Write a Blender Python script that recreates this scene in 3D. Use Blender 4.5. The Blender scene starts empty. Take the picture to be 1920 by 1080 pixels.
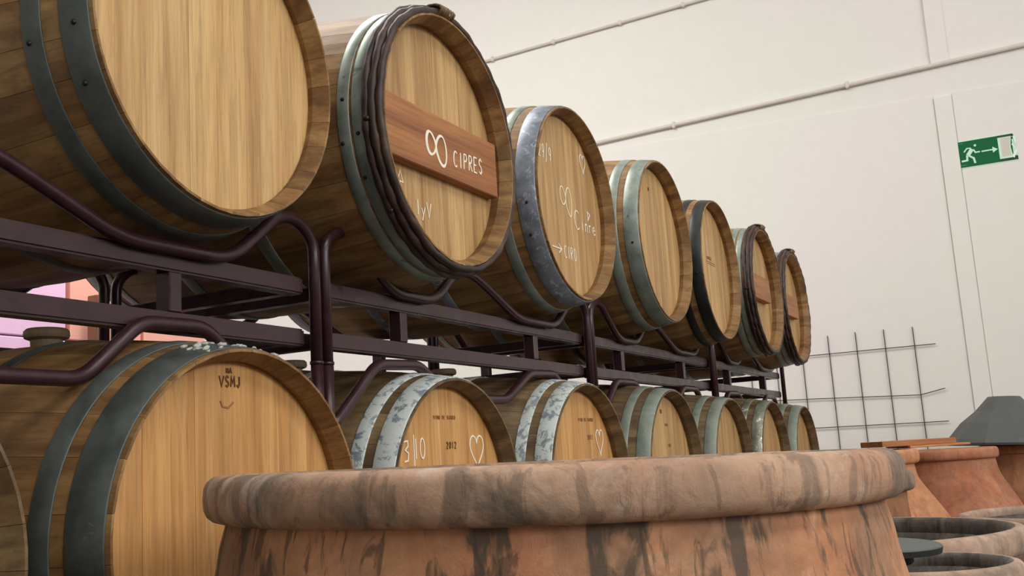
import bpy, bmesh, math, random
from mathutils import Vector, Matrix
random.seed(7)
PI = math.pi
EYE = 1.35                      # height of the camera above the floor; heights below are given from eye level
C = bpy.context.scene.collection
sc = bpy.context.scene

# ------------------------------------------------------------------ camera, world, light, exposure
cam_d = bpy.data.cameras.new('camera'); cam = bpy.data.objects.new('camera', cam_d); C.objects.link(cam)
R_ = Vector((0.45183945, -0.88995311, -0.0618432)); U_ = Vector((-0.11737093, -0.12802482, 0.98480136)); F_ = Vector((0.88434449, 0.43771351, 0.16230129))
cam.matrix_world = Matrix(((R_.x, U_.x, -F_.x, 0), (R_.y, U_.y, -F_.y, 0), (R_.z, U_.z, -F_.z, EYE), (0, 0, 0, 1)))
cam_d.sensor_width = 36; cam_d.lens = 36*1947.07/1920; cam_d.clip_start = 0.02
sc.camera = cam
sc.view_settings.view_transform = 'Standard'; sc.view_settings.look = 'None'
sc.view_settings.gamma = 1; sc.view_settings.use_curve_mapping = False
sc.view_settings.exposure = 0.0
w = bpy.data.worlds.new('world'); sc.world = w; w.use_nodes = True
bgn = w.node_tree.nodes['Background']; bgn.inputs[0].default_value = (1.0, 0.975, 0.93, 1); bgn.inputs[1].default_value = 0.34

def area(name, loc, target, sx, sy, power, col=(1, 1, 1)):
    l = bpy.data.lights.new(name, 'AREA'); l.shape = 'RECTANGLE'; l.size = sx; l.size_y = sy; l.energy = power; l.color = col
    o = bpy.data.objects.new(name, l); C.objects.link(o); o.location = (loc[0], loc[1], loc[2]+EYE)
    o.rotation_euler = (Vector(target)-Vector(loc)).to_track_quat('-Z', 'Y').to_euler(); return o
SKY = (1.0, 0.975, 0.935)
area('roof_skylight_light', (1.2, -3.0, 4.9), (3.0, 0.3, 0.0), 7, 2.0, 230, SKY)      # skylight over the front aisle
area('front_fill_light', (0.8, -6.4, 2.6), (2.6, 1.0, 0.2), 8, 2.2, 300, SKY)        # added fill for the barrel heads, in place of an unbuilt window
area('end_wall_fill_light', (4.2, 0.2, 4.9), (5.0, 0.2, 0.0), 1.6, 3.6, 30, SKY)  # added lamp that lifts the end wall; no skylight is built
area('rear_fill_light', (2.6, 3.1, 4.2), (3.2, 4.6, 0.4), 3.0, 1.0, 235, SKY)    # added fill to brighten the cartons in the rear aisle

# ------------------------------------------------------------------ materials
def lin(c):
    return tuple((v/255/12.92 if v/255 <= 0.04045 else ((v/255+0.055)/1.055)**2.4) for v in c) + (1,)
class NT:
    def __init__(s, name):
        s.m = bpy.data.materials.new(name); s.m.use_nodes = True; s.t = s.m.node_tree; s.n = s.t.nodes; s.b = s.n['Principled BSDF']
    def new(s, t, **k):
        n = s.n.new(t)
        for a, v in k.items(): setattr(n, a, v)
        return n
    def link(s, a, b): s.t.links.new(a, b)
    def coords(s, scale=(1, 1, 1), rnd=True):
        tc = s.new('ShaderNodeTexCoord'); mp = s.new('ShaderNodeMapping'); mp.inputs['Scale'].default_value = scale
        s.link(tc.outputs['Object'], mp.inputs['Vector'])
        if rnd:
            oi = s.new('ShaderNodeObjectInfo'); mu = s.new('ShaderNodeMath', operation='MULTIPLY'); mu.inputs[1].default_value = 57.0
            s.link(oi.outputs['Random'], mu.inputs[0]); cx = s.new('ShaderNodeCombineXYZ')
            for i in range(3): s.link(mu.outputs[0], cx.inputs[i])
            s.link(cx.outputs[0], mp.inputs['Location'])
        return mp.outputs[0]
    def noise(s, vec, scale, detail=4, rough=0.55, dist=0.0):
        n = s.new('ShaderNodeTexNoise'); n.inputs['Scale'].default_value = scale; n.inputs['Detail'].default_value = detail
        n.inputs['Roughness'].default_value = rough; n.inputs['Distortion'].default_value = dist; s.link(vec, n.inputs['Vector']); return n.outputs[0]
    def ramp(s, fac, stops):
        r = s.new('ShaderNodeValToRGB'); e = r.color_ramp.elements
        while len(e) < len(stops): e.new(0.5)
        for k, (p, c) in enumerate(stops): e[k].position = p; e[k].color = c if len(c) == 4 else c+(1,)
        s.link(fac, r.inputs[0]); return r.outputs[0]
    def mix(s, fac, a, b, mode='MIX'):
        n = s.new('ShaderNodeMix', data_type='RGBA', blend_type=mode)
        for sock, v in ((n.inputs[0], fac), (n.inputs[6], a), (n.inputs[7], b)):
            if hasattr(v, 'links'): s.link(v, sock)
            else: sock.default_value = v
        return n.outputs[2]
    def bump(s, fac, strength=0.2, dist=0.002):
        b = s.new('ShaderNodeBump'); b.inputs['Strength'].default_value = strength; b.inputs['Distance'].default_value = dist
        s.link(fac, b.inputs['Height']); s.link(b.outputs[0], s.b.inputs['Normal'])
    def fin(s, col, rough=0.6, metal=0.0):
        if hasattr(col, 'links'): s.link(col, s.b.inputs['Base Color'])
        else: s.b.inputs['Base Color'].default_value = col
        if hasattr(rough, 'links'): s.link(rough, s.b.inputs['Roughness'])
        else: s.b.inputs['Roughness'].default_value = rough
        s.b.inputs['Metallic'].default_value = metal
        return s.m
K = lambda v: (v, v, v, 1)

def wood(name, light, mid, dark, axis, var=0.25, stain=0.0, rough=0.6, fine=1.0):
    t = NT(name); sc3 = [1, 1, 1]; sc3[axis] = 0.045
    v = t.coords(tuple(sc3)); g = t.noise(v, 130*fine, 6, 0.7, 0.4); g2 = t.noise(v, 22*fine, 3, 0.5, 0.6)
    c = t.ramp(g2, [(0.3, lin(dark)), (0.5, lin(mid)), (0.68, lin(light))])
    f = t.ramp(g, [(0.34, K(0.66)), (0.56, K(1.02))]); c = t.mix(0.85, c, f, 'MULTIPLY')
    fl = t.noise(v, 60*fine, 3, 0.6, 1.6); c = t.mix(t.ramp(fl, [(0.66, K(0)), (0.74, K(0.35))]), c, lin(tuple(x*0.55 for x in dark)))
    oi = t.new('ShaderNodeObjectInfo'); rv = t.ramp(oi.outputs['Random'], [(0.0, (1-var, 1-var*1.1, 1-var*1.3, 1)), (0.5, (1.0-var*.3, 1.0-var*.33, 1.0-var*.4, 1)), (1.0, (1.0, 1.0, 0.97, 1))])
    c = t.mix(1.0, c, rv, 'MULTIPLY')
    if stain > 0:
        sv = t.coords((1, 1, 1)); sn = t.noise(sv, 5.5, 5, 0.6, 0.3)
        c = t.mix(t.ramp(sn, [(0.52, K(0)), (0.72, K(stain))]), c, lin((58, 42, 26)))
    t.bump(g, 0.25, 0.0008)
    return t.fin(c, rough)
def metal(name, a, b, spots=None, rough=0.42, met=0.55, amt=0.5, scale=18):
    t = NT(name); v = t.coords(); n = t.noise(v, scale, 6, 0.65, 0.2)
    c = t.ramp(n, [(0.32, lin(a)), (0.66, lin(b))])
    if spots:
        n2 = t.noise(v, scale*1.7, 7, 0.7, 0.5); c = t.mix(t.ramp(n2, [(amt, K(0)), (amt+0.06, K(1))]), c, lin(spots))
    r = t.ramp(n, [(0.3, K(rough-0.08)), (0.7, K(rough+0.15))]); t.bump(n, 0.12, 0.001)
    return t.fin(c, r, met)
def plain(name, c, rough=0.6, met=0.0, var=0.0, scale=6):
    t = NT(name)
    if var:
        v = t.coords(); n = t.noise(v, scale, 4, 0.6); cc = t.mix(1.0, lin(c), t.ramp(n, [(0.3, K(1-var)), (0.7, K(1))]), 'MULTIPLY')
        t.bump(n, 0.15, 0.002)
        return t.fin(cc, rough, met)
    return t.fin(lin(c), rough, met)

M = {}
M['stave'] = wood('oak_staves', (170, 134, 84), (146, 108, 64), (114, 80, 46), 1, 0.18, 0.6)
M['stave_green'] = wood('weathered_oak_staves', (146, 124, 88), (120, 98, 68), (88, 70, 48), 1, 0.25, 0.5)
M['stave_rear'] = wood('dark_oak_staves', (120, 88, 56), (98, 70, 44), (66, 48, 30), 1, 0.3, 0.4)
M['board_pale'] = wood('pale_oak_boards', (222, 186, 130), (211, 171, 115), (192, 149, 96), 2, 0.12)
M['board_warm'] = wood('honey_oak_boards', (222, 172, 110), (208, 154, 92), (184, 130, 72), 2, 0.16)
M['board_tan'] = wood('tan_oak_boards', (210, 172, 118), (192, 152, 100), (166, 126, 80), 2, 0.16)
M['bar'] = wood('chestnut_bar', (186, 128, 80), (168, 110, 66), (136, 84, 48), 0, 0.1, 0, 0.6, 0.8)
M['bark'] = wood('willow_bark', (86, 62, 50), (62, 42, 36), (34, 24, 22), 0, 0.2, 0, 0.55)
M['withe'] = wood('split_withe', (170, 140, 96), (130, 100, 66), (80, 58, 40), 0, 0.2)
M['hoop_dark'] = metal('dark_zinc_hoop', (74, 80, 78), (100, 106, 102), (122, 128, 124), 0.5, 0.35, 0.66)
M['hoop_teal'] = metal('teal_zinc_hoop', (124, 134, 126), (158, 168, 158), (106, 114, 108), 0.42, 0.5, 0.62)
M['hoop_blue'] = metal('blotched_zinc_hoop', (112, 118, 130), (152, 160, 172), (184, 190, 198), 0.45, 0.35, 0.56, 22)
M['hoop_white'] = metal('flaking_white_hoop', (112, 122, 132), (158, 168, 174), (208, 216, 212), 0.55, 0.15, 0.43, 24)
M['hoop_green'] = metal('pale_green_zinc_hoop', (128, 138, 126), (156, 164, 152), (176, 180, 168), 0.5, 0.3, 0.62)
M['hoop_shiny'] = metal('bright_blotched_hoop', (120, 124, 108), (170, 172, 156), (222, 224, 214), 0.35, 0.5, 0.56, 20)
M['hoop_black'] = metal('black_painted_hoop', (22, 24, 26), (34, 36, 38), None, 0.4, 0.1)
M['hoop_rear'] = metal('dull_hoop', (64, 70, 66), (86, 92, 86), None, 0.55, 0.3)
M['rivet'] = plain('dark_rivet', (40, 38, 38), 0.5, 0.5)
M['rack'] = metal('maroon_painted_steel', (47, 23, 29), (57, 30, 36), None, 0.30, 0.0)
M['bung'] = plain('silicone_bung', (150, 128, 104), 0.6, 0, 0.2)
M['chalk'] = plain('white_chalk', (244, 236, 218), 0.9)
M['burn'] = plain('burnt_mark', (104, 68, 40), 0.9)
M['burn_faint'] = plain('faint_burnt_mark', (152, 108, 66), 0.9)
M['wax'] = plain('pale_wax_crust', (196, 196, 186), 0.8, 0, 0.25, 40)
M['grey_sheet'] = plain('dark_grey_sheet', (84, 88, 86), 0.55, 0.0, 0.12)
M['grey_edge'] = plain('black_lid_rim', (38, 40, 40), 0.6)
M['ply'] = wood('orange_board', (214, 150, 96), (196, 130, 80), (164, 104, 62), 0, 0.1)
M['rod'] = plain('rusty_steel_rod', (74, 64, 56), 0.7, 0.3, 0.2)
M['green'] = plain('sign_green', (0, 96, 54), 0.85)
M['glow'] = plain('sign_pale_film', (202, 240, 220), 0.5)
M['sign_grey'] = plain('sign_bare_patch', (208, 204, 190), 0.6)
M['sign_white'] = plain('sign_torn_backing', (240, 244, 238), 0.6)
M['sign_dark'] = plain('sign_dark_green', (22, 60, 42), 0.5)
M['pipe'] = plain('white_painted_conduit', (214, 206, 196), 0.5, 0, 0.1)
M['carton_pink'] = plain('pink_lit_carton', (250, 184, 168), 0.8, 0, 0.06)  # pinkish light on the boxes is put into this base colour
M['carton_lilac'] = plain('lilac_lit_carton', (246, 204, 240), 0.8, 0, 0.05)  # lilac-pink glow at far left, held in the carton colour
M['carton_brown'] = plain('brown_carton', (132, 88, 62), 0.85, 0, 0.15)
M['paper'] = plain('white_paper_label', (250, 232, 244), 0.8)
M['ink'] = plain('violet_print', (104, 70, 122), 0.8)
M['pallet'] = wood('pallet_wood', (170, 140, 100), (150, 118, 80), (110, 84, 56), 0, 0.2)
M['concrete'] = plain('concrete_floor', (96, 88, 80), 0.75, 0, 0.25, 3)
M['roof'] = plain('roof_sheet', (150, 148, 142), 0.7, 0, 0.1)
M['lamp_body'] = plain('lamp_housing', (180, 180, 176), 0.5)
t = NT('wall_paint'); v = t.coords((1, 1, 1), False); n = t.noise(v, 0.9, 3, 0.5); n2 = t.noise(v, 9, 5, 0.6)
c = t.ramp(n, [(0.38, lin((228, 229, 220))), (0.62, lin((233, 227, 226)))]); c = t.mix(0.35, c, t.ramp(n2, [(0.3, K(0.93)), (0.7, K(1))]), 'MULTIPLY')
t.bump(n2, 0.1, 0.002); M['wall'] = t.fin(c, 0.8)

def clay(name, body, light, grey, streak=0.7, patch=0.5, rough=0.8, pale=None):
    t = NT(name); v = t.coords(); n = t.noise(v, 6, 7, 0.66, 0.8); n2 = t.noise(v, 30, 7, 0.72, 0.4); n3 = t.noise(v, 3.6, 7, 0.68, 1.0)
    c = t.ramp(n, [(0.34, lin(body)), (0.60, lin(light))])
    if pale: c = t.mix(t.ramp(t.noise(v, 9, 7, 0.7, 1.2), [(0.54, K(0)), (0.66, K(0.75))]), c, lin(pale))
    c = t.mix(t.ramp(n3, [(0.46, K(0)), (0.57, K(patch))]), c, lin(grey))
    vs0 = t.coords((1, 1, 0.05)); s0 = t.noise(vs0, 6, 3, 0.6, 0.3)
    c = t.mix(t.ramp(s0, [(0.50, K(0)), (0.58, K(streak*0.35))]), c, lin(tuple(x*0.97 for x in grey)))
    vs = t.coords((1, 1, 0.13)); s = t.noise(vs, 17, 5, 0.62, 0.5)
    c = t.mix(t.ramp(s, [(0.54, K(0)), (0.60, K(streak))]), c, lin(tuple(x*0.80 for x in grey)))
    vs2 = t.coords((1, 1, 0.20)); s2 = t.noise(vs2, 30, 5, 0.65, 0.9)
    c = t.mix(t.ramp(s2, [(0.56, K(0)), (0.61, K(streak*0.7))]), c, lin(tuple(x*0.66 for x in grey)))
    c = t.mix(0.6, c, t.ramp(n2, [(0.3, K(0.62)), (0.6, K(1.06))]), 'MULTIPLY')
    t.bump(n2, 0.5, 0.004); return t.fin(c, rough)
M['clay_big'] = clay('streaked_terracotta', (190, 128, 90), (212, 154, 112), (120, 100, 82), 0.95, 0.45, 0.8, (222, 176, 140))
M['clay_lip'] = clay('grey_brown_terracotta_lip', (180, 138, 110), (202, 166, 138), (118, 104, 90), 0.55, 0.85, 0.75, (210, 192, 174))
M['clay_orange'] = clay('orange_terracotta', (192, 128, 86), (206, 146, 104), (170, 122, 88), 0.3, 0.3)
M['clay_red'] = clay('red_terracotta', (170, 104, 72), (192, 130, 96), (160, 118, 92), 0.3, 0.4)
M['clay_brown'] = clay('brown_terracotta', (160, 104, 70), (176, 124, 86), (136, 98, 72), 0.3, 0.3)
M['clay_grey'] = clay('dusty_terracotta', (170, 138, 116), (190, 164, 144), (130, 112, 98), 0.2, 0.7)
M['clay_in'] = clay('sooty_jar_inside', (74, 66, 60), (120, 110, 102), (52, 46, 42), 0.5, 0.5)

# ------------------------------------------------------------------ mesh helpers
def obj(name, bm, m, parent=None, smooth=False, loc=None):
    me = bpy.data.meshes.new(name); bm.to_mesh(me); bm.free()
    return inst(name, me, m, parent, smooth, loc)
def inst(name, me, m=None, parent=None, smooth=False, loc=None):
    if m is not None and not me.materials: me.materials.append(M[m] if isinstance(m, str) else m)
    if smooth:
        for p in me.polygons: p.use_smooth = True
    o = bpy.data.objects.new(name, me); C.objects.link(o)
    if parent: o.parent = parent
    if loc: o.location = loc
    return o
def thing(name, label, cat, loc, group=None, rotz=0):
    o = bpy.data.objects.new(name, None); C.objects.link(o); o.empty_display_size = 0.1
    o.location = (loc[0], loc[1], loc[2]+EYE); o.rotation_euler = (0, 0, rotz)
    o['label'] = label; o['category'] = cat
    if group: o['group'] = group
    return o
def struct(o): o['kind'] = 'structure'; return o
def box(bm, x0, x1, y0, y1, z0, z1):
    vs = [bm.verts.new(p) for p in ((x0,y0,z0),(x1,y0,z0),(x1,y1,z0),(x0,y1,z0),(x0,y0,z1),(x1,y0,z1),(x1,y1,z1),(x0,y1,z1))]
    for f in ((0,3,2,1),(4,5,6,7),(0,1,5,4),(1,2,6,5),(2,3,7,6),(3,0,4,7)): bm.faces.new([vs[i] for i in f])
def boxb(x0, x1, y0, y1, z0, z1, bev=0.0, seg=2):
    bm = bmesh.new(); box(bm, x0, x1, y0, y1, z0, z1)
    if bev: bmesh.ops.bevel(bm, geom=list(bm.edges), offset=bev, segments=seg, affect='EDGES')
    return bm
def lathe(prof, n=64, closed=False, wob=None):      # prof: (radius, z) about Z
    bm = bmesh.new(); rings = []
    for (r, z) in prof:
        ring = []
        for k in range(n):
            a = 2*PI*k/n; rr = r*(1+(wob(a, z) if wob else 0)); ring.append(bm.verts.new((rr*math.cos(a), rr*math.sin(a), z)))
        rings.append(ring)
    for i in range(len(rings)-1 if not closed else len(rings)):
        A, B = rings[i], rings[(i+1) % len(rings)]
        for k in range(n): bm.faces.new((A[k], A[(k+1) % n], B[(k+1) % n], B[k]))
    if not closed:
        bm.faces.new(rings[-1])
        bm.faces.new(list(reversed(rings[0])))
    bmesh.ops.recalc_face_normals(bm, faces=bm.faces)
    return bm
def smooth_path(pts, rad, seg=5):                    # round the corners of a polyline
    P = [Vector(p) for p in pts]; out = [P[0]]
    for i in range(1, len(P)-1):
        a, b, c = P[i-1], P[i], P[i+1]; d1 = (a-b); d2 = (c-b); k = min(rad, d1.length*0.45, d2.length*0.45)
        s, e = b+d1.normalized()*k, b+d2.normalized()*k
        for j in range(seg+1):
            u = j/seg; out.append(s*(1-u)**2 + b*2*u*(1-u) + e*u*u)
    out.append(P[-1]); return out
def tube(bm, pts, r, n=12, caps=True, rfun=None):
    pts = [Vector(p) for p in pts]; rings = []; prev = None
    for i, p in enumerate(pts):
        t = (pts[min(i+1, len(pts)-1)]-pts[max(i-1, 0)]).normalized()
        if prev is None:
            u = Vector((0, 1, 0)) if abs(t.y) < 0.9 else Vector((1, 0, 0))
        else: u = prev
        u = (u-t*u.dot(t)).normalized(); prev = u; v = t.cross(u); rr = rfun(i) if rfun else r
        rings.append([bm.verts.new(p+(u*math.cos(2*PI*k/n)+v*math.sin(2*PI*k/n))*rr) for k in range(n)])
    for A, B in zip(rings, rings[1:]):
        for k in range(n): bm.faces.new((A[k], A[(k+1) % n], B[(k+1) % n], B[k]))
    if caps: bm.faces.new(list(reversed(rings[0]))); bm.faces.new(rings[-1])
    return bm
def tubeb(pts, r, n=12):
    bm = tube(bmesh.new(), pts, r, n); bmesh.ops.recalc_face_normals(bm, faces=bm.faces); return bm
def ribbon(bm, pts, wd, f, th=0.0006):               # flat stroke with mitred corners; f maps (u, v, depth) to 3D
    n = len(pts); off = []; closed = math.hypot(pts[0][0]-pts[-1][0], pts[0][1]-pts[-1][1]) < 1e-7 and n > 3
    def nrm(p, q):
        dx, dy = q[0]-p[0], q[1]-p[1]; L = math.hypot(dx, dy) or 1e-9; return (-dy/L, dx/L)
    for i in range(n):
        a = nrm(pts[i-1], pts[i]) if i > 0 else (nrm(pts[-2], pts[-1]) if closed else nrm(pts[0], pts[1]))
        b = nrm(pts[i], pts[i+1]) if i < n-1 else (nrm(pts[0], pts[1]) if closed else a)
        m = (a[0]+b[0], a[1]+b[1]); L = math.hypot(*m)
        if L < .3: m = b; k = 1
        else: m = (m[0]/L, m[1]/L); k = min(1/max(m[0]*b[0]+m[1]*b[1], .5), 1.6)
        off.append((m[0]*k*wd/2, m[1]*k*wd/2))
    ribbon.k = getattr(ribbon, 'k', 0)
    rows = []
    for i, (p, o_) in enumerate(zip(pts, off)):
        ribbon.k = (ribbon.k+1) % 40; t_ = th+ribbon.k*1.2e-5
        rows.append([bm.verts.new(f(p[0]+o_[0]*sg, p[1]+o_[1]*sg, t_*dp)) for sg, dp in ((-1, 0), (-.9, 1), (.9, 1), (1, 0))])
    for A, B in zip(rows, rows[1:]):
        for k in range(4): bm.faces.new((A[k], B[k], B[(k+1) % 4], A[(k+1) % 4]))
    bm.faces.new(rows[0]); bm.faces.new(list(reversed(rows[-1])))
    bmesh.ops.recalc_face_normals(bm, faces=bm.faces)

# ------------------------------------------------------------------ handwriting strokes, unit box 0..1
def arc(cx, cy, rx, ry, a0, a1, n=10):
    return [(cx+rx*math.cos(math.radians(a0+(a1-a0)*i/n)), cy+ry*math.sin(math.radians(a0+(a1-a0)*i/n))) for i in range(n+1)]
G = {
 'C': [arc(.55, .5, .45, .5, 50, 310)], 'I': [[(.5, 0), (.5, 1)]], 'H': [[(.1, 0), (.1, 1)], [(.8, 0), (.8, 1)], [(.1, .5), (.8, .5)]], 'P': [[(.1, 0), (.1, 1)], [(.1, 1), (.6, .98), (.8, .78), (.6, .55), (.1, .5)]],
 'R': [[(.1, 0), (.1, 1)], [(.1, 1), (.6, .98), (.8, .78), (.6, .55), (.1, .5)], [(.3, .5), (.85, 0)]],
 'E': [[(.8, 1), (.1, 1), (.1, 0), (.8, 0)], [(.1, .5), (.65, .5)]], 'S': [[(.8, .85), (.5, 1), (.2, .85), (.25, .6), (.7, .42), (.8, .18), (.5, 0), (.15, .12)]],
 'V': [[(0, 1), (.45, 0), (1, 1)]], 'M': [[(.05, 0), (.15, 1), (.5, .35), (.85, 1), (.95, 0)]], 'J': [[(.75, 1), (.75, .2), (.5, 0), (.2, .2)]],
 'N': [[(.1, 0), (.1, 1), (.85, 0), (.85, 1)]], 'O': [arc(.5, .5, .42, .5, 0, 360, 12)], 'D': [[(.1, 0), (.1, 1), (.6, .9), (.85, .5), (.6, .1), (.1, 0)]],
 'B': [[(.1, 0), (.1, 1), (.6, .95), (.7, .75), (.5, .52), (.1, .5)], [(.5, .52), (.8, .3), (.6, .02), (.1, 0)]], 'A': [[(0, 0), (.45, 1), (.9, 0)], [(.2, .4), (.7, .4)]],
 'T': [[(0, 1), (.9, 1)], [(.45, 1), (.45, 0)]], 'L': [[(.1, 1), (.1, 0), (.8, 0)]], 'U': [[(.1, 1), (.15, .2), (.5, 0), (.8, .2), (.85, 1)]],
 '0': [arc(.5, .5, .36, .5, 0, 360, 12)], '1': [[(.3, .8), (.5, 1), (.5, 0)]], '2': [[(.15, .8), (.4, 1), (.75, .85), (.7, .55), (.15, 0), (.85, 0)]],
 '3': [[(.15, .95), (.7, 1), (.75, .75), (.35, .55), (.8, .4), (.7, .05), (.15, 0)]], '9': [arc(.45, .7, .3, .3, 0, 360, 10), [(.75, .7), (.6, 0)]],
 '/': [[(.35, -.25), (.6, 1.25)]], 'c': [arc(.5, .3, .4, .3, 50, 310)], 'r': [[(.2, 0), (.2, .6)], [(.2, .45), (.5, .62), (.75, .55)]],
 'i': [[(.4, .6), (.4, 0)]], 'n': [[(.15, 0), (.15, .6)], [(.15, .45), (.5, .6), (.75, .45), (.8, 0)]], 'e': [[(.15, .32), (.8, .35), (.6, .62), (.25, .55), (.15, .2), (.45, 0), (.9, .12)]],
 '-': [[(.1, .45), (.8, .45)]], 'y': [[(.1, .5), (.4, .05), (.85, .6)], [(.4, .05), (.2, -.3)]], '.': [[(.4, .05), (.5, .05)]], ' ': [],
}
def write(bm, s, x, y, h, wd, f, aspect=0.7, gap=0.22, slant=0.0, drop=0.0):
    for k, ch in enumerate(s):
        for st in G[ch]: ribbon(bm, [(x+(u*aspect+slant*v)*h, y+v*h) for u, v in st], wd, f)
        x += h*(aspect+gap); y -= drop
def heart(cx, cy, wdt, h):
    P = []
    for i in range(29):
        a = 2*PI*i/28; P.append((cx+wdt/2*(math.sin(a)**3), cy+h/2*((13*math.cos(a)-5*math.cos(2*a)-2*math.cos(3*a)-math.cos(4*a))/15)))
    return P
def infinity(cx, cy, wl, hl, wr, hr, tilt=0.0):
    P = []
    for i in range(37):
        b = 2*PI*i/36; k = .45+.55*math.sin(b/2)
        P.append((cx+(1-math.cos(b))*.5*wr*(1), cy-math.sin(b)*k*hr*.9+tilt*(1-math.cos(b))*.5))
    for i in range(1, 37):
        b = 2*PI*i/36; k = .45+.55*math.sin(b/2)
        P.append((cx-(1-math.cos(b))*.5*wl, cy-math.sin(b)*k*hl*.9-tilt*(1-math.cos(b))*.5))
    return P

# ------------------------------------------------------------------ setting
XE, YB, ZF, ZC = 7.0, 6.3, -EYE, 5.2
o = struct(obj('floor', boxb(-6, XE+.2, -7, YB+.2, 0, -.15+0), 'concrete')); o.location = (0, 0, 0)
def wallbox(name, a, m='wall'):
    bm = boxb(a[0], a[1], a[2], a[3], a[4]+EYE, a[5]+EYE); return struct(obj(name, bm, m))
wallbox('wall_end', (XE, XE+.2, -7, YB+.2, ZF, ZC))
wallbox('wall_back', (-6, XE, YB, YB+.2, ZF, ZC))
# lower precast panel stands a few millimetres proud of the one above; its top edge is the faint seam
bm = bmesh.new()
for (ya, yb) in ((-7, .245), (.36, YB)):
    za, zb = 2.12+(ya+.2)*.032, 2.12+(yb+.2)*.032
    q = [bm.verts.new(p) for p in ((XE-.004, ya, 0), (XE-.004, yb, 0), (XE-.004, yb, zb+EYE), (XE-.004, ya, za+EYE), (XE, ya, 0), (XE, yb, 0), (XE, yb, zb+EYE), (XE, ya, za+EYE))]
    for fc in ((0, 1, 2, 3), (4, 7, 6, 5), (2, 6, 7, 3), (0, 3, 7, 4), (1, 5, 6, 2)): bm.faces.new([q[i] for i in fc])
bmesh.ops.recalc_face_normals(bm, faces=bm.faces); struct(obj('trim_1', bm, 'wall'))
struct(obj('trim_2', boxb(XE-.014, XE, .25, .355, 0, 2.12+EYE, .002), 'wall'))       # flat pilaster strip, lower length
struct(obj('trim_3', boxb(XE-.018, XE, .235, .345, 2.34+EYE, ZC+EYE, .002), 'wall'))  # upper length
# closed ceiling slab without openings; the lamps hang below it
ceil = struct(obj('ceiling', boxb(-6, XE+.2, -7, YB+.2, ZC+EYE, ZC+EYE+.1), 'roof'))

def conduit(label, pts, r, clips, group):
    t = thing('wall_conduit', label, 'conduit', (XE, pts[0][0], pts[0][1]), group)
    y0, z0 = pts[0]
    P = [(-.016, y-y0, z-z0) for y, z in pts]
    obj('pipe', tubeb(P, r, 10), 'pipe', t, True)
    for cy in clips:
        k = (cy-pts[0][0])/(pts[-1][0]-pts[0][0]); cz = pts[0][1]+k*(pts[-1][1]-pts[0][1])
        obj('clip', boxb(-.034, 0, -.012, .012, -r-.008, r+.008, .004), 'pipe', t, loc=(0, cy-y0, cz-z0))
    return t
conduit('thin white conduit high on the end wall, upper of the two', [(5.5, 3.07), (-1.0, 3.25)], .011, [3.5, 2.97, 2.42, 1.93, 1.2, .5], 'white conduits on the end wall')
conduit('white conduit under a narrow ledge, lower of the two, above the exit sign', [(5.5, 2.205), (-1.5, 2.379)], .015, [3.6, 2.08, .87, -.5], 'white conduits on the end wall')
bm = bmesh.new()
q = [bm.verts.new(p) for p in ((XE-.006, 5.5, 2.215+EYE), (XE-.006, -1.5, 2.389+EYE), (XE-.006, -1.5, 2.425+EYE), (XE-.006, 5.5, 2.251+EYE), (XE, 5.5, 2.215+EYE), (XE, -1.5, 2.389+EYE), (XE, -1.5, 2.425+EYE), (XE, 5.5, 2.251+EYE))]
for fc in ((0, 1, 2, 3), (4, 7, 6, 5), (2, 6, 7, 3), (0, 4, 5, 1)): bm.faces.new([q[i] for i in fc])
bmesh.ops.recalc_face_normals(bm, faces=bm.faces); struct(obj('trim_4', bm, 'wall'))

# ------------------------------------------------------------------ barrels
LEN, RE, RB = 0.95, 0.285, 0.337
def prof_r(l, rb=RB): return RE+(rb-RE)*(1-((l-LEN/2)/(LEN/2))**2)
def stave_mesh(ang, depth):
    bm = bmesh.new(); ls = [0, .03, .08, .15, .24, .34, .475, .61, .71, .80, .87, .92, .95]; half = ang/2
    cols = []
    for s in (-1, 0, 1):
        outer, inner = [], []
        for l in ls:
            r = prof_r(l); da = half-0.00035/r; a = s*da
            ri = {0: r-.0045, .95: r-.0045}.get(l, r-.023)
            lo = l
            outer.append(bm.verts.new((r*math.sin(a), lo, r*math.cos(a)))); inner.append(bm.verts.new((ri*math.sin(a), lo, ri*math.cos(a))))
        cols.append((outer, inner))
    n = len(ls)
    for c in (0, 1):
        A, B = cols[c], cols[c+1]
        for i in range(n-1):
            bm.faces.new((A[0][i], B[0][i], B[0][i+1], A[0][i+1])); bm.faces.new((A[1][i], A[1][i+1], B[1][i+1], B[1][i]))
        bm.faces.new((A[0][0], A[1][0], B[1][0], B[0][0])); bm.faces.new((A[0][-1], B[0][-1], B[1][-1], A[1][-1]))
    for c, flip in ((0, False), (2, True)):
        for i in range(n-1):
            q = (cols[c][0][i], cols[c][0][i+1], cols[c][1][i+1], cols[c][1][i]); bm.faces.new(q if not flip else tuple(reversed(q)))
    bmesh.ops.recalc_face_normals(bm, faces=bm.faces)
    me = bpy.data.meshes.new('stave'); bm.to_mesh(me); bm.free(); return me
UA = 2*PI/27; WID = [.86, 1.0, 1.14]
SM = {}
def stave_set(mat):
    if mat not in SM:
        L = []
        for k in WID: me = stave_mesh(UA*k, 0); me.materials.append(M[mat]); L.append(me)
        SM[mat] = L
    return SM[mat]
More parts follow.
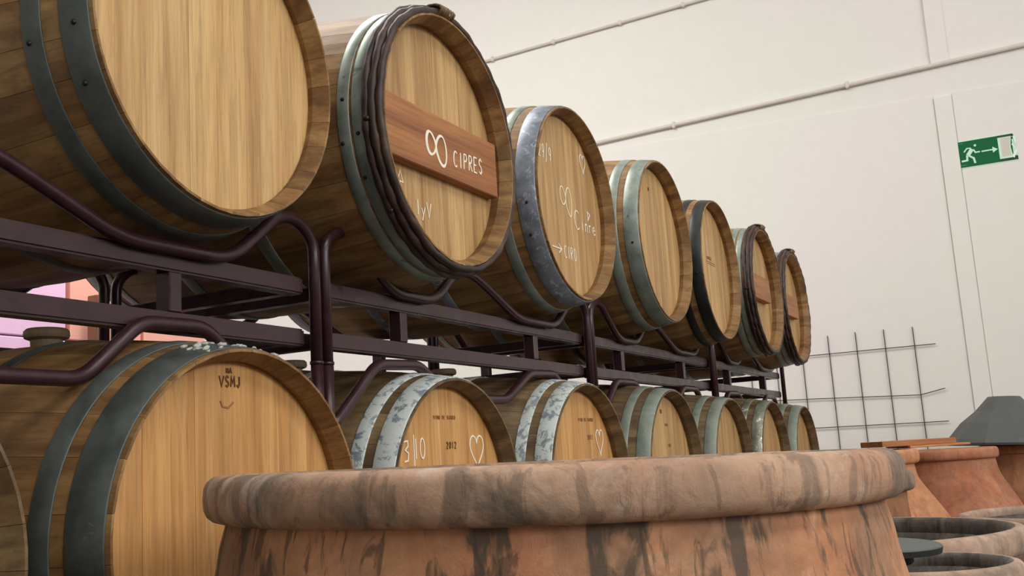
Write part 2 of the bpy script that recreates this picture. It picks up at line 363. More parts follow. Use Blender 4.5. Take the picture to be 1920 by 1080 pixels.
def hoop_bm(l0, l1, th=.0022, n=80):
    bm = bmesh.new(); ls = [l0, l0+.0015, l0+(l1-l0)*.5, l1-.0015, l1]; cross = [(l, prof_r(l)+(th if 0 < i < 4 else th*.6)) for i, l in enumerate(ls)]
    cross += [(l, prof_r(l)-.0002) for l in reversed(ls)]
    rings = []
    for k in range(n):
        a = 2*PI*k/n; rings.append([bm.verts.new((r*math.sin(a), l, r*math.cos(a))) for l, r in cross])
    for k in range(n):
        A, B = rings[k], rings[(k+1) % n]
        for i in range(len(cross)): j = (i+1) % len(cross); bm.faces.new((A[i], A[j], B[j], B[i]))
    bmesh.ops.recalc_face_normals(bm, faces=bm.faces); return bm
HM = {}
def hoop(parent, l0, l1, mat, off, th=.0022):
    key = (l0, l1, mat)
    if key not in HM:
        bm = hoop_bm(l0, l1, th); me = bpy.data.meshes.new('hoop'); bm.to_mesh(me); bm.free(); me.materials.append(M[mat])
        for p in me.polygons: p.use_smooth = True
        HM[key] = me
    return inst('hoop', HM[key], None, parent, loc=off)
rvb = bmesh.new(); bmesh.ops.create_uvsphere(rvb, u_segments=8, v_segments=5, radius=.0045)
rivet_me = bpy.data.meshes.new('rivet'); rvb.to_mesh(rivet_me); rvb.free(); rivet_me.materials.append(M['rivet'])
def board_mesh(x0, x1, R, y0, y1):                   # head board clipped by the circle
    bm = bmesh.new(); n = 7; top = []
    xs = [x0+(x1-x0)*i/(n-1) for i in range(n)]
    pts = [(x, math.sqrt(max(R*R-x*x, 1e-8))) for x in xs] + [(x, -math.sqrt(max(R*R-x*x, 1e-8))) for x in reversed(xs)]
    a = [bm.verts.new((x, y0, z)) for x, z in pts]; b = [bm.verts.new((x, y1, z)) for x, z in pts]
    bm.faces.new(a); bm.faces.new(list(reversed(b)))
    for i in range(len(pts)): bm.faces.new((a[i], b[i], b[(i+1) % len(pts)], a[(i+1) % len(pts)]))
    bmesh.ops.recalc_face_normals(bm, faces=bm.faces)
    me = bpy.data.meshes.new('head_board'); bm.to_mesh(me); bm.free(); return me
HEADR, HEADL = .2725, .045
BM = {}
def boards(seed, mat, rec):
    key = (seed, mat, rec)
    if key not in BM:
        rnd = random.Random(seed); xs = [-HEADR+.0005]
        while xs[-1] < HEADR-.07: xs.append(xs[-1]+rnd.uniform(.05, .088))
        if HEADR-xs[-1] < .03: xs.pop()
        xs.append(HEADR-.0005); L = []
        for a, b in zip(xs, xs[1:]):
            dy = rnd.uniform(0, .0006); me = board_mesh(a+.00015, b-.00015, HEADR, rec+dy, rec+.022); me.materials.append(M[mat]); L.append(me)
        BM[key] = L
    return BM[key]
rear_head = None
bung_bm = lathe([(.026, -.01), (.028, .014), (.038, .018), (.040, .023), (.039, .031), (.035, .035)], 20)
bung_me = bpy.data.meshes.new('bung'); bung_bm.to_mesh(bung_me); bung_bm.free(); bung_me.materials.append(M['bung'])
def barrel(label, x, y, z, group, stave='stave', board='board_tan', hoops=((.006, .05), (.075, .105)), hm='hoop_dark', rot=0.0, seed=1, rec=HEADL, rivets=0, yaw=0.0):
    global rear_head
    t = thing('wine_barrel', label, 'barrel', (x, y+LEN/2, z-RB), group)
    t.rotation_euler = (0, 0, yaw)
    off = Vector((0, -LEN/2, RB)); a = rot; k = 0; SS = stave_set(stave)
    order = [0, 1, 2, 1, 2, 0, 2, 0, 1]
    for i in range(27):
        wi = order[i % 9]; w_ = UA*WID[wi]; o = inst('stave', SS[wi], None, t, loc=off); o.rotation_euler = (0, a+w_/2, 0); a += w_
    for me in boards(seed, board, rec): inst('head_board', me, None, t, loc=off)
    if rear_head is None:
        bm = bmesh.new()
        ra = [bm.verts.new((HEADR*math.cos(2*PI*q/48), LEN-.045, HEADR*math.sin(2*PI*q/48))) for q in range(48)]
        rb = [bm.verts.new((HEADR*math.cos(2*PI*q/48), LEN-.065, HEADR*math.sin(2*PI*q/48))) for q in range(48)]
        bm.faces.new(ra); bm.faces.new(list(reversed(rb)))
        for q in range(48): bm.faces.new((ra[q], rb[q], rb[(q+1) % 48], ra[(q+1) % 48]))
        bmesh.ops.recalc_face_normals(bm, faces=bm.faces)
        rear_head = bpy.data.meshes.new('rear_head'); bm.to_mesh(rear_head); bm.free(); rear_head.materials.append(M['board_tan'])
    inst('rear_head', rear_head, None, t, loc=off)
    for n_, h in enumerate(list(hoops)+[(.33, .362), (LEN-.362, LEN-.33), (LEN-.11, LEN-.08), (LEN-.055, LEN-.008)]):
        mm = h[2] if len(h) > 2 else hm
        ho = hoop(t, h[0], h[1], mm, off)
        if n_ < 2:
            for q in range(rivets):
                aa = [4.55, 4.25, 0.9, 2.4][q]+n_*.25; ll = (h[0]+h[1])/2+(q % 2)*.006
                rv = inst('rivet', rivet_me, None, ho); r = prof_r(ll)+.002; rv.location = (r*math.sin(aa), ll, r*math.cos(aa)); rv.scale = (1, 1, 1)
    inst('bung', bung_me, None, t, loc=(0, 0, 2*RB-.002))
    return t
def HF(t, rec):                                      # maps head-plane (u right, v up from barrel centre, depth) into the thing's frame
    return lambda u, v, d: (u, -LEN/2+rec-.0004-d, RB+v)
def withies(t):                                      # split-wood hoops bound round the chime
    off = Vector((0, -LEN/2, RB))
    for j, (l, rr, dr) in enumerate(((.006, .0085, .006), (.020, .0095, .0085), (.035, .009, .0085))):
        rnd = random.Random(j+3); ph = [rnd.uniform(0, 6.28) for _ in range(4)]; pts = []; n = 120
        for k in range(n+1):
            a = 2*PI*k/n+j; wv = .0012*math.sin(7*a+ph[0])+.0009*math.sin(17*a+ph[1]) if 0 < k < n else 0
            R = prof_r(l)+dr+wv; pts.append((R*math.sin(a), l+.001*math.sin(9*a+ph[2]), R*math.cos(a)))
        bm = bmesh.new(); tube(bm, pts, rr, 8, True, lambda i: rr*(1+.12*math.sin(i*1.7+ph[3]))); bmesh.ops.recalc_face_normals(bm, faces=bm.faces)
        obj('wooden_hoop', bm, 'bark', t, True, off)
    for j, a in enumerate((-.16, -.13, -.10, -.07, -.04, .0, .03)):
        pts = []
        for k in range(13):
            b = 2*PI*k/12; l = .020+.030*math.cos(b); R = prof_r(.02)+.009+.0135*math.sin(b); pts.append((R*math.sin(a), l, R*math.cos(a)))
        o = obj('binding', tubeb(pts, .0035, 6), 'withe', t, True, off)
    for a in (4.63, 4.0):
        rv = inst('rivet', rivet_me, None, t); r = RE+.022; rv.location = (r*math.sin(a), -LEN/2+.03, RB+r*math.cos(a)); rv.scale = (1.5, 1.5, 1.5)

GU = 'upper row barrels with their heads to the jars'; GL = 'lower row barrels with their heads to the jars'
UPPER = [(1.290, 1.145, .712), (1.965, 1.091, .713), (2.744, 1.121, .724), (3.465, 1.093, .724), (4.153, 1.089, .713), (4.845, 1.06, .707), (5.555, 1.07, .700)]
LOWER = [(1.302, 1.121, -.084), (2.052, 1.165, -.097), (2.743, 1.134, -.087), (3.43, 1.108, -.086), (4.137, 1.098, -.101), (4.844, 1.094, -.098), (5.541, 1.09, -.109)]
u1 = barrel('big oak barrel at upper left with plain unmarked pale head, nearest of the upper row', *UPPER[0], GU, 'stave', 'board_pale', ((.007, .056), (.088, .122)), 'hoop_dark', .1, 11, .042, 3)
u2 = barrel('oak barrel with dark wooden chime hoops and a crossbar chalked CIPRES', *UPPER[1], GU, 'stave', 'board_tan', ((.046, .070), (.075, .101)), 'hoop_teal', .3, 12, .052, 2)
u3 = barrel('oak barrel chalked with an infinity sign, a heart and an arrow, blotchy blue-grey hoop', *UPPER[2], GU, 'stave', 'board_tan', ((.007, .060), (.088, .118, 'hoop_teal')), 'hoop_blue', .2, 13, .045, 2)
u4 = barrel('oak barrel with unmarked head and shiny grey hoops, fourth of the upper row', *UPPER[3], GU, 'stave', 'board_tan', ((.004, .052), (.074, .108)), 'hoop_teal', .5, 14, .045, 1)
u5 = barrel('oak barrel with broad black painted hoops', *UPPER[4], GU, 'stave', 'board_tan', ((.003, .046), (.07, .10)), 'hoop_black', .15, 15, .045, 1)
u6 = barrel('oak barrel with dark wooden hoops and short plank, right beside the black-hooped barrel', *UPPER[5], GU, 'stave', 'board_tan', ((.05, .074), (.08, .108)), 'hoop_teal', .4, 16, .052)
u7 = barrel('farthest upper oak barrel, dark wooden hoops and short plank, next to the wall', *UPPER[6], GU, 'stave', 'board_tan', ((.05, .074), (.08, .108)), 'hoop_teal', .0, 17, .052)
l0 = barrel('lower barrel cut off by the left edge of the photo, only its rim showing', 1.302-.692, 1.125, -.09, GL, 'stave_green', 'board_tan', ((.007, .05), (.08, .11)), 'hoop_green', .2, 21)
l1 = barrel('large lower oak barrel with orange-toned head and two grey hoops behind the big jar', *LOWER[0], GL, 'stave', 'board_warm', ((.008, .070), (.094, .130)), 'hoop_dark', .25, 22, .045, 0)
l2 = barrel('lower barrel with flaking white hoops, chalked 3/10 and a heart', *LOWER[1], GL, 'stave_green', 'board_warm', ((.004, .052), (.074, .106)), 'hoop_white', .1, 23, .045, 1)
l3 = barrel('lower barrel with blotchy white hoops, small chalk heart and no 3/10', *LOWER[2], GL, 'stave_green', 'board_warm', ((.004, .050), (.074, .104)), 'hoop_white', .35, 24, .045)
l4 = barrel('lower barrel with pale green hoops, fourth of the lower row', *LOWER[3], GL, 'stave_green', 'board_tan', ((.003, .048), (.076, .106)), 'hoop_green', .05, 25)
l5 = barrel('lower barrel with pale green hoops, fifth of the lower row', *LOWER[4], GL, 'stave_green', 'board_tan', ((.003, .048), (.076, .106)), 'hoop_green', .3, 26)
l6 = barrel('lower barrel with bright blotched silvery hoop, last but one of the lower row', *LOWER[5], GL, 'stave_green', 'board_tan', ((.003, .048), (.076, .106)), 'hoop_shiny', .2, 27)
l7 = barrel('smallest-looking lower barrel at the far end by the wire mesh', *LOWER[6], GL, 'stave_green', 'board_tan', ((.003, .048), (.076, .106)), 'hoop_green', .2, 28)
for t in (u2, u6, u7): withies(t)

# crossbars on the château-style heads
def crossbar(t, u0, u1_, v0, v1, rec, th=.022):
    b = obj('crossbar', boxb(u0, u1_, -LEN/2+rec-th, -LEN/2+rec-.0005, RB+v0, RB+v1, .0015), 'bar', t); b['label'] = 'reddish plank fixed across the head'; return b
crossbar(u2, -.246, .246, -.080, .055, .052, .026)
crossbar(u6, -.24, .125, -.050, .062, .052, .03); crossbar(u7, -.24, .10, -.055, .06, .052, .03)

# chalk and burnt writing, each drawing and letter a piece of its own
def draw(t, name, mat, f, wd, *strokes):
    bm = bmesh.new()
    for st in strokes: ribbon(bm, st, wd, f)
    return obj(name, bm, mat, t)
def letters(t, name, mat, s_, x, y, h, wd, f, aspect=.7, gap=.22, slant=0.0, drop=0.0):
    for ch in s_:
        if G[ch]:
            bm = bmesh.new(); write(bm, ch, x, y, h, wd, f, aspect, gap, slant); obj(name, bm, mat, t)
        x += h*(aspect+gap); y -= drop
f = HF(u2, .052-.026)
draw(u2, 'chalk_infinity', 'chalk', f, .0045, infinity(-.046, -.022, .040, .034, .046, .046, -.006), infinity(-.043, -.021, .038, .032, .044, .043, -.006))
letters(u2, 'chalk_letter', 'chalk', 'CIPRES', .030, -.048, .037, .0038, f, .52, .13, .05, -.0018)
f = HF(u2, .052)
letters(u2, 'chalk_letter', 'chalk', 'IyV', -.100, -.180, .034, .003, f, .55, .12)
draw(u2, 'chalk_arrow', 'chalk', f, .003, [(-.170, -.125), (-.156, -.095), (-.146, -.12), (-.170, -.118)], [(-.158, -.12), (-.154, -.16)])
f = HF(u3, .045)
draw(u3, 'chalk_infinity', 'chalk', f, .0036, infinity(.002, .022, .038, .034, .042, .056, -.010))
draw(u3, 'chalk_heart', 'chalk', f, .003, heart(.155, .165, .044, .064))
letters(u3, 'chalk_letter', 'chalk', '29/9', -.172, .115, .040, .003, f, .5, .08, .1)
letters(u3, 'chalk_letter', 'chalk', 'C', .055, -.058, .058, .0036, f, .75); letters(u3, 'chalk_letter', 'chalk', 'inre', .105, -.055, .042, .0032, f, .6, .12)
draw(u3, 'chalk_arrow', 'chalk', f, .0045, [(.165, .012), (.165, -.016), (.182, .004), (.165, .012)])
draw(u3, 'chalk_arrow', 'chalk', f, .0036, [(-.118, -.138), (-.055, -.138)], [(-.072, -.125), (-.053, -.138), (-.072, -.152)])
letters(u3, 'chalk_letter', 'chalk', 'CIRO', -.035, -.160, .036, .003, f, .5, .14)
f = HF(l2, .045)
letters(l2, 'chalk_letter', 'chalk', '3', -.176, .105, .044, .0036, f, .62); draw(l2, 'chalk_stroke', 'chalk', f, .0034, [(-.132, .088), (-.132, .162)]); letters(l2, 'chalk_letter', 'chalk', 'IO', -.135, .110, .044, .0034, f, .5, .1)
draw(l2, 'chalk_heart', 'chalk', f, .0042, heart(.148, .125, .066, .082))
letters(l2, 'burnt_number', 'burn', '2012', .006, .130, .014, .0026, f, .62, .25)
letters(l2, 'burnt_letter', 'burn_faint', 'VINO DE BARRO', -.045, .196, .008, .0013, f, .7, .25)
f = HF(l3, .045)
draw(l3, 'chalk_heart', 'chalk', f, .0036, heart(.160, .125, .054, .080)); letters(l3, 'chalk_letter', 'chalk', '9', -.20, .120, .036, .003, f, .6)
letters(l3, 'burnt_number', 'burn_faint', '2012', .070, .130, .012, .002, f, .6, .25); letters(l3, 'burnt_letter', 'burn_faint', 'VINO DE BARRO', .01, .182, .009, .0012, f, .7, .25)
f = HF(l1, .045)
letters(l1, 'burnt_letter', 'burn', 'VSMJ', -.024, .228, .017, .0026, f, .62, .14); letters(l1, 'burnt_letter', 'burn', 'HA', -.008, .250, .008, .0018, f, .7, .2)
draw(l1, 'burnt_curve', 'burn_faint', f, .003, [(-.022, .205), (-.018, .196), (-.004, .194), (.008, .203)])
f = HF(u5, .045)
letters(u5, 'burnt_letter', 'burn_faint', 'BARRICA', -.055, .045, .012, .0016, f, .6, .2); draw(u5, 'burnt_line', 'burn_faint', f, .002, [(-.06, .036), (.06, .036)]); draw(u5, 'burnt_line', 'burn_faint', f, .002, [(-.05, .028), (.06, .028)])
f = HF(l4, .045)
draw(l4, 'knot', 'burn', f, .004, arc(-.02, .215, .006, .006, 0, 360, 8)); letters(l4, 'burnt_letter', 'burn_faint', 'TINTO', .01, .165, .008, .0014, f, .6, .2); letters(l4, 'burnt_number', 'burn_faint', '2012', .03, .095, .009, .0016, f, .6, .2)
f = HF(u4, .045)
draw(u4, 'knot', 'burn', f, .005, arc(-.03, .19, .004, .005, 0, 360, 8))
# pale crust on top of the near lower barrel's chime
bm = bmesh.new(); rnd = random.Random(5)
for k in range(34):
    a = rnd.uniform(-.30, .34); l = rnd.uniform(.008, .065); r = prof_r(l)+.003; s = rnd.uniform(.0025, .006)
    m_ = Matrix.Translation((r*math.sin(a), -LEN/2+l, RB+r*math.cos(a))) @ Matrix.Rotation(a, 4, 'Y') @ Matrix.Diagonal((s*1.8, s*.9, s*.7, 1))
    bmesh.ops.create_icosphere(bm, subdivisions=1, radius=1, matrix=m_)
for v_ in bm.verts: v_.co += Vector((rnd.uniform(-1, 1), rnd.uniform(-1, 1), rnd.uniform(-1, 1)))*.001
wx = obj('wax_crust', bm, 'wax', l1); wx['label'] = 'pale flaky crust on top of the chime hoop'; wx['kind'] = 'stuff'

# ------------------------------------------------------------------ steel racks
CL0 = [(-.687, .13), (-.60, .15), (-.53, .156), (-.41, .254), (-.29, .254), (-.16, .156), (.12, .156), (.235, .252), (.375, .256), (.50, .17), (.60, .13), (.687, .12)]
CL1 = [(-.687, .08), (-.64, .115), (-.515, .218), (-.345, .226), (-.20, .152), (.09, .156), (.24, .232), (.405, .238), (.52, .15), (.60, .12), (.687, .10)]
CL2 = [(-.687, .08), (-.64, .115), (-.50, .235), (-.32, .238), (-.18, .152), (.09, .152), (.24, .238), (.42, .238), (.52, .15), (.60, .12), (.687, .10)]
def rack(label, xm, yf, dz, group, tall=False, legs_to=None, clamp=CL2):
    """two-barrel rack; xm = middle, yf = front frame plane, dz = height shift against the upper row"""
    base = legs_to if legs_to is not None else .215
    t = thing('barrel_rack', label, 'rack', (xm, yf, base+(0 if tall else 0)), group)
    zb = base; Z = lambda z: z+dz-zb; r = .012
    for q, yy in enumerate((0.0, .585)):
        P = [(-.687, 0, Z(.20)), (-.687, 0, Z(.455)), (-.64, 0, Z(.492)), (-.585, 0, Z(.492)), (-.44, 0, Z(.383)), (-.26, 0, Z(.383)), (-.17, 0, Z(.452)), (-.12, 0, Z(.474)),
             (-.06, 0, Z(.474)), (.01, 0, Z(.452)), (.19, 0, Z(.383)), (.44, 0, Z(.383)), (.585, 0, Z(.492)), (.64, 0, Z(.492)), (.687, 0, Z(.455)), (.687, 0, Z(.20))]
        obj('cradle_tube', tubeb(smooth_path(P, .05, 5), r, 12), 'rack', t, True, (0, yy, 0))
        if not tall:
            P = [(u_, 0, Z(z_)) for u_, z_ in clamp]
            obj('clamp_tube', tubeb(smooth_path(P, .028, 5), r, 12), 'rack', t, True, (0, yy, 0))
        for x in (-.687, .687):
            lo = Z(-.80+.262) if not tall else 0
            if tall: obj('post', tubeb([(x, 0, 0), (x, 0, Z(.21))], r+.001, 12), 'rack', t, True, (0, yy, 0))
            else:
                obj('post', tubeb([(x, 0, -.30), (x, 0, Z(.21))], r+.0005, 12), 'rack', t, True, (0, yy, 0))
                obj('collar', tubeb([(x, 0, Z(.208)), (x, 0, Z(.214))], r+.002, 12), 'rack', t, True, (0, yy, 0))
        s = .012 if q == 0 else -.047
        obj('rail', boxb(-.668, .668, s, s+.035, Z(.347), Z(.381), .004), 'rack', t, False, (0, yy, 0))
        obj('rail', boxb(-.668, .668, s, s+.035, Z(.244), Z(.278), .004), 'rack', t, False, (0, yy, 0))
        for x in (-.375, .325): obj('spacer', boxb(x-.014, x+.014, s+.001, s+.034, Z(.278), Z(.347), .002, 1), 'rack', t, False, (0, yy, 0))
    for x in (-.650, .650):
        for z in (.362, .262): obj('side_rail', boxb(x-.014, x+.014, .045, .545, Z(z)-.014, Z(z)+.014, .002, 1), 'rack', t)
    return t
XM = [.968, 2.376, 3.78, 5.184]
nm = ['nearest', 'second', 'third', 'farthest']; wh = ['the big plain-headed barrel', 'the CIPRES and infinity barrels', 'the unmarked and black-hooped barrels', 'the last two barrels']
for k, xm in enumerate(XM):
    rack('maroon tube rack carrying %s, %s along the front row' % (wh[k], nm[k]), xm, 1.258, 0, 'maroon racks under the upper row', clamp=(CL0, CL1, CL2, CL2)[k])
    rack('maroon rack on tall legs under the lower barrels, %s along the row' % nm[k], xm, 1.258, -.806, 'tall maroon racks under the lower row', True, ZF)
# ------------------------------------------------------------------ terracotta jars
def jar(label, x, y, ztop, R, lipw, liph, body, m_lip, m_body, seed=1, inner=True, zf=ZF, dark_in=False):
    """body: list of (radius, z below the lip top); lip: rounded band of width lipw and height liph"""
    t = thing('clay_jar', label, 'jar', (x, y, zf), None); H = ztop-zf; rnd = random.Random(seed); ph = [rnd.uniform(0, 6.28) for _ in range(4)]
    wob = lambda a, z: .004*math.sin(2*a+ph[0])+.0022*math.sin(5*a+ph[1])+.0012*math.sin(11*a+ph[2]+z*9)
    L = []; n = 18
    for k in range(n):
        a = 2*PI*k/n; ca, sa = math.cos(a), math.sin(a); e = .72
        L.append((R-lipw/2+lipw/2*math.copysign(abs(ca)**e, ca), H-liph/2+liph/2*math.copysign(abs(sa)**e, sa)))
    ro = obj('rim', lathe(L, 128, True, wob), m_lip, t, True)
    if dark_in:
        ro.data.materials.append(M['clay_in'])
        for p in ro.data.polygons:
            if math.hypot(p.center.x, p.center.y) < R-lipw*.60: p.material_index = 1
    P = [(body[-1][0], .0)] + [(r, H-d) for r, d in reversed(body)] + [(R-lipw*.55, H-liph*.6)]
    ins = [(R-lipw*.95, H-liph*.6)] + [(max(r-.045, .05), H-d) for r, d in body if d > liph*1.2] + [(.05, .05)]
    # smooth the outline
    def cr(pts, m=6):
        out = []
        for i in range(len(pts)-1):
            p0 = pts[max(i-1, 0)]; p1 = pts[i]; p2 = pts[i+1]; p3 = pts[min(i+2, len(pts)-1)]
            for j in range(m):
                u = j/m; out.append(tuple(.5*((2*p1[c])+(-p0[c]+p2[c])*u+(2*p0[c]-5*p1[c]+4*p2[c]-p3[c])*u*u+(-p0[c]+3*p1[c]-3*p2[c]+p3[c])*u**3) for c in (0, 1)))
        out.append(pts[-1]); return out
    P = cr(P)
    obj('body', lathe([(.02, 0)]+P[0:], 96, False, wob), m_body, t, True) if not inner else None
    if inner:
        bm = bmesh.new(); rings = []
        for (r, z) in P+cr(ins, 3):
            rings.append([bm.verts.new((r*(1+wob(2*PI*k/96, z))*math.cos(2*PI*k/96), r*(1+wob(2*PI*k/96, z))*math.sin(2*PI*k/96), z)) for k in range(96)])
        nP = len(P)
        for i in range(len(rings)-1):
            for k in range(96):
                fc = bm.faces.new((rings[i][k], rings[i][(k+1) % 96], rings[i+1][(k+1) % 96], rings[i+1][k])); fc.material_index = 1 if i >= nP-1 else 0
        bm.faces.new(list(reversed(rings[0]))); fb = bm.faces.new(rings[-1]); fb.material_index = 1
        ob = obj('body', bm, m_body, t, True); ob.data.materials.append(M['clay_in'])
    return t
def bodyset(Rn, Rb, d0, flare):                      # neck radius, belly radius, depth of the neck, depth of the belly
    return [(Rn, d0), (Rn+(Rb-Rn)*.10, d0+(flare-d0)*.18), (Rn+(Rb-Rn)*.48, d0+(flare-d0)*.45), (Rn+(Rb-Rn)*.88, d0+(flare-d0)*.75), (Rb, flare), (Rb*.93, flare+.2), (Rb*.72, flare+.42), (Rb*.5, flare+.62)]
big = jar('huge streaked terracotta jar with thick grey-brown rim in the foreground', 1.153, .533, -.005, .402, .052, .052,
    [(.377, .052), (.384, .080), (.390, .115), (.412, .20), (.462, .35), (.500, .55), (.48, .80), (.38, 1.08), (.28, 1.30)], 'clay_lip', 'clay_big', 3)
def atp(px, depth, R=0.0):                           # jar centre from the column of its right edge in the photo and its distance
    lat = (px-960)/1947*depth-R; return (depth*.8962+lat*.4436, depth*.4436-lat*.8962)
def at(d, lat): return (d*.8962+lat*.4436, d*.4436-lat*.8962)
x, y = at(4.2, 1.27); jar('small brown jar whose rim tip peeks out right behind the foreground jar', x, y, -.137, .26, .05, .075, bodyset(.225, .26, .09, .5), 'clay_lip', 'clay_brown', 5)
x3, y3 = at(4.85, 1.50); jar('orange terracotta jar with sloping shoulders under the wooden board', x3, y3, -.0635, .30, .05, .065, bodyset(.275, .42, .08, .40), 'clay_orange', 'clay_orange', 6)
x4, y4 = at(5.45, 2.15); jar('red terracotta jar between the orange jar and the grey cover', x4, y4, -.086, .28, .04, .055, bodyset(.262, .39, .07, .42), 'clay_red', 'clay_red', 7)
x5, y5 = at(5.85, 2.79); jar('brown terracotta jar under the dark grey cover', x5, y5, -.090, .25, .04, .05, bodyset(.235, .255, .07, .5), 'clay_brown', 'clay_brown', 8)
x6, y6 = at(3.38, 1.01); jar('wide open sooty jar with broad dusty rim at lower right', x6, y6, -.287, .52, .055, .075, bodyset(.475, .52, .09, .5), 'clay_grey', 'clay_grey', 9, True, ZF, True)
x7, y7 = at(2.58, .935); jar('small open jar in the bottom right corner beneath the round lid', x7, y7, -.303, .23, .036, .05, bodyset(.20, .235, .06, .4), 'clay_grey', 'clay_orange', 10, True, ZF, True)
x8, y8 = at(4.0, 2.04); jar('grey-rimmed jar at the right edge behind the sooty jar', x8, y8, -.318, .40, .05, .05, bodyset(.35, .40, .07, .4), 'clay_grey', 'clay_grey', 11)
R3 = Matrix.Rotation(.021, 3, Vector((.896, .444, 0)))                    # the big jar leans a little
big.rotation_euler = R3.to_euler(); big.location += Vector((-.0125, .0255, .0))

# wooden board lid, grey cover, round lid
xb, yb = at(4.95, 1.86)
t = thing('wooden_board', 'thin orange wooden board lying across two jars at right', 'board', (xb, yb, -.0625), None, math.radians(-63.7))
obj('thin_sheet', boxb(-.10, .175, -.16, .16, 0, .010, .002), 'ply', t); obj('board', boxb(-.215, .125, -.13, .18, .0105, .036, .002), 'ply', t)
t = thing('jar_cover', 'dark grey faceted cover with flat top on the jars at right', 'cover', (x5-.045, y5+.09, -.094), None); t.rotation_euler = (math.radians(2.8), math.radians(1.4), 0)
bm = bmesh.new(); rings = []
for (r, z, tw) in ((.315, 0, 0), (.32, .012, 0), (.31, .035, 0), (.235, .125, 0), (.155, .190, 0), (.090, .262, 0), (.085, .268, 0)):
    rings.append([bm.verts.new((r*math.cos(2*PI*k/12+.2), r*math.sin(2*PI*k/12+.2), z)) for k in range(12)])
for A, B in zip(rings, rings[1:]):
    for k in range(12): bm.faces.new((A[k], A[(k+1) % 12], B[(k+1) % 12], B[k]))
bm.faces.new(rings[-1]); bm.faces.new(list(reversed(rings[0]))); bmesh.ops.recalc_face_normals(bm, faces=bm.faces)
obj('hood', bm, 'grey_sheet', t)
x9, y9 = at(2.58, .84)
t = thing('round_lid', 'thin round dark grey lid resting on the small open jar', 'lid', (x9, y9, -.266), None); t.rotation_euler = (math.radians(2), math.radians(-1), 0)
obj('disc', lathe([(.145, .004), (.147, .007), (.145, .010)], 48), 'grey_sheet', t, False); obj('plug', lathe([(.076, -.034), (.08, -.030), (.08, .001)], 40), 'grey_edge', t, False); obj('disc_rim', lathe([(.138, -.008), (.145, -.007), (.1475, .006), (.139, .0065)], 48, True), 'grey_edge', t, False)

# ------------------------------------------------------------------ wire mesh against the end wall
t = thing('wire_mesh', 'rusty steel wire mesh panel leaning on the white end wall', 'mesh', (XE-.014, 1.0, ZF), None)
for y in (1.70, 1.525, 1.35, 1.175, 1.0, .825, .65):
    obj('vertical_rod', tubeb([(0, y-1, 0), (0, y-1+.004, .671-ZF+random.uniform(-.004, .006))], .0029, 6), 'rod', t, True)
for z, pts in ((.547, [(1.9, .55), (.529, .547)]), (.265, [(1.9, .285), (1.298, .265), (.655, .238), (.507, .268)]), (.07, [(1.9, .085), (.51, .065)]), (-.2, [(1.9, -.2), (.51, -.2)]), (-.48, [(1.9, -.48), (.51, -.48)]), (-.76, [(1.9, -.76), (.51, -.76)]), (-1.04, [(1.9, -1.04), (.51, -1.04)])):
    obj('horizontal_rod', tubeb([(-.0065, y-1, z_-ZF) for y, z_ in pts], .0029, 6), 'rod', t, True)

# ------------------------------------------------------------------ exit sign
SW, SH = .341, .167
t = thing('exit_sign', 'green emergency exit sign with running man, arrow and torn right edge', 'sign', (XE-.004, .2615, 1.635), None)
def SF(d0): return lambda u, v, d: (-(d0+d), -u*SW, SH*(1-v)-.002*u)
def poly(name, pts, m, d0, th=.0008):
    bm = bmesh.new(); f = SF(d0); a = [bm.verts.new(f(u, v, 0)) for u, v in pts]; b = [bm.verts.new(f(u, v, th)) for u, v in pts]
    bm.faces.new(a); bm.faces.new(b)
    for i in range(len(pts)): bm.faces.new((a[i], a[(i+1) % len(pts)], b[(i+1) % len(pts)], b[i]))
    bmesh.ops.recalc_face_normals(bm, faces=bm.faces); return obj(name, bm, m, t)
poly('backing', [(-.012, -.03), (1.0, -.03), (1.004, .3), (.99, .45), (1.01, .7), (1.004, 1.03), (-.012, 1.03)], 'glow', .0, .002)
poly('green_panel', [(0, 0), (.93, 0), (.93, 1), (0, 1)], 'green', .0021)
poly('dark_panel', [(.70, .0), (.965, .0), (.95, .2), (.70, .2)], 'sign_dark', .0030, .0004); poly('dark_panel', [(.70, .80), (.90, .80), (1.0, .86), (1.0, 1.0), (.70, 1.0)], 'sign_dark', .0030, .0004)
poly('door_symbol', [(.700, .085), (.925, .085), (.90, .50), (.925, .90), (.700, .90)], 'glow', .0035)
poly('bare_patch', [(.745, .10), (.91, .10), (.885, .5), (.90, .82), (.745, .82)], 'sign_grey', .0044, .0004)
poly('torn_patch', [(.93, .1), (.955, .12), (.975, .38), (.99, .5), (1.0, .3), (.985, .02), (.965, .0), (.945, .15)], 'sign_white', .0044, .0004)
poly('torn_patch', [(.915, .4), (.955, .55), (.93, .75), (.91, .88), (.94, .93), (.97, .80), (1.0, .76), (.992, .56), (.955, .70), (.965, .52), (.935, .38)], 'sign_white', .0046, .0004)
bm = bmesh.new(); f = SF(.0031); asp = SH/SW
def rib(pts, wd):                                    # stroke in sign units, made in metres
    ribbon(bm, [(u*SW, (1-v)*SH) for u, v in pts], wd, lambda U, V, d: (-(.0031+d), -U, V), .0008)
rib([(.243, .30), (.175, .29), (.118, .42)], .008); rib([(.285, .37), (.308, .49), (.387, .49)], .009); rib([(.262, .34), (.178, .56)], .024)
rib([(.165, .55), (.158, .75), (.062, .76)], .012); rib([(.19, .57), (.27, .70), (.285, .90)], .012)
rib([(.317+.010*math.cos(q*.7854), .22+.021*math.sin(q*.7854)) for q in range(9)], .0085); rib([(.311, .22), (.323, .22)], .010)
obj('running_figure', bm, 'glow', t)
bm = bmesh.new(); rib([(.413, .495), (.62, .495)], .009); obj('arrow_shaft', bm, 'glow', t)
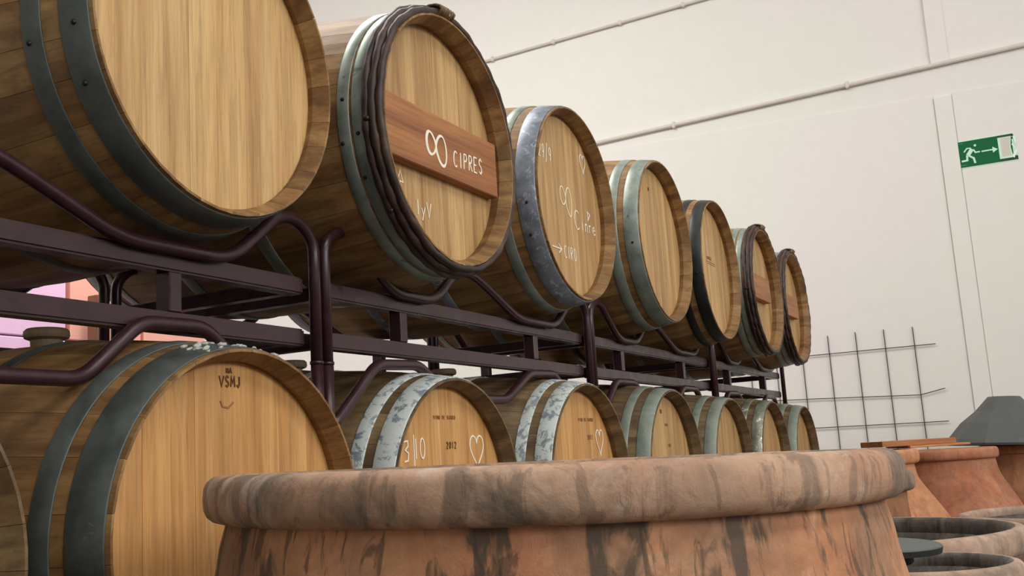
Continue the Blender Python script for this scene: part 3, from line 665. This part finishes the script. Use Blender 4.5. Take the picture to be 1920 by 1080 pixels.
poly('arrow_head', [(.60, .38), (.688, .495), (.60, .61)], 'glow', .0032)
bm = bmesh.new(); rib([(.03, .07), (.12, .07)], .004); rib([(.03, .92), (.14, .92)], .004); o = obj('fine_print', bm, plain('sign_mid_green', (70, 150, 110), .5), t)

# ------------------------------------------------------------------ cartons on pallets in the rear aisle
GX = 'cartons stacked in the rear aisle'
def carton(x, y, z, wx_, wy, wz, m, label, papers=(), cat='box'):
    t = thing('carton', label, cat, (x, y, z), GX)
    obj('box_body', boxb(-wx_/2, wx_/2, -wy/2, wy/2, 0, wz-.002, .004, 1), m, t)
    obj('tape', boxb(-wx_/2+.004, wx_/2-.004, -.025, .025, wz-.002, wz-.0012), 'paper', t)
    for (px, pz, pw, ph_) in papers:
        p = obj('paper_label', boxb(px-pw/2, px+pw/2, -wy/2-.002, -wy/2-.0002, pz-ph_/2, pz+ph_/2), 'paper', t)
        bm = bmesh.new()
        for r in range(4): box(bm, px-pw*.28, px+pw*.28, -wy/2-.003, -wy/2-.002, pz-ph_*.28+r*ph_*.13, pz-ph_*.28+r*ph_*.13+ph_*.09)
        box(bm, px-pw*.06, px+pw*.06, -wy/2-.003, -wy/2-.002, pz+ph_*.3, pz+ph_*.38)
        obj('print', bm, 'ink', p)
PY = 4.1
for (cx, cols, mat, tag_) in ((2.75, 1, 'carton_lilac', 'lilac'), (3.62, 2, 'carton_pink', 'salmon')):
    t = thing('pallet', 'wooden pallet under the %s cartons in the rear aisle' % tag_, 'pallet', (cx+(cols-1)*.0, PY, ZF), None)
    for q in range(5): obj('deck_board', boxb(-.46, .46, -.4+q*.17, -.3+q*.17, .10, .12), 'pallet', t)
    for q in (-.4, 0, .4): obj('bearer', boxb(q-.05, q+.05, -.4, .4, 0, .10), 'pallet', t)
lev = ['bottom', 'second', 'third', 'fourth', 'fifth', 'top']
for r in range(6):
    zz = ZF+.12+r*.375
    if r < 6: carton(2.80, PY, zz, .80, .6, .37, 'carton_lilac', 'lilac carton, %s of the left stack in the rear aisle' % lev[r], ((.27, .14, .12, .17),) if r == 4 else ())
    for q in range(2):
        carton(3.43+q*.43, PY, zz, .41, .6, .37, 'carton_pink', 'salmon carton, %s of the %s salmon stack in the rear aisle' % (lev[r], ('left', 'right')[q]), ((-.11, .2, .11, .17), (.06, .2, .13, .17)) if (r == 4 and q == 0) else ())


t = thing('wooden_post', 'narrow brown wooden post standing before the salmon cartons', 'post', (3.30, 3.72, ZF), None)
obj('post_body', boxb(-.028, .028, -.03, .03, 0, 2.19, .003), 'carton_brown', t)
obj('foot', boxb(-.06, .06, -.06, .06, 0, .02, .003), 'carton_brown', t)
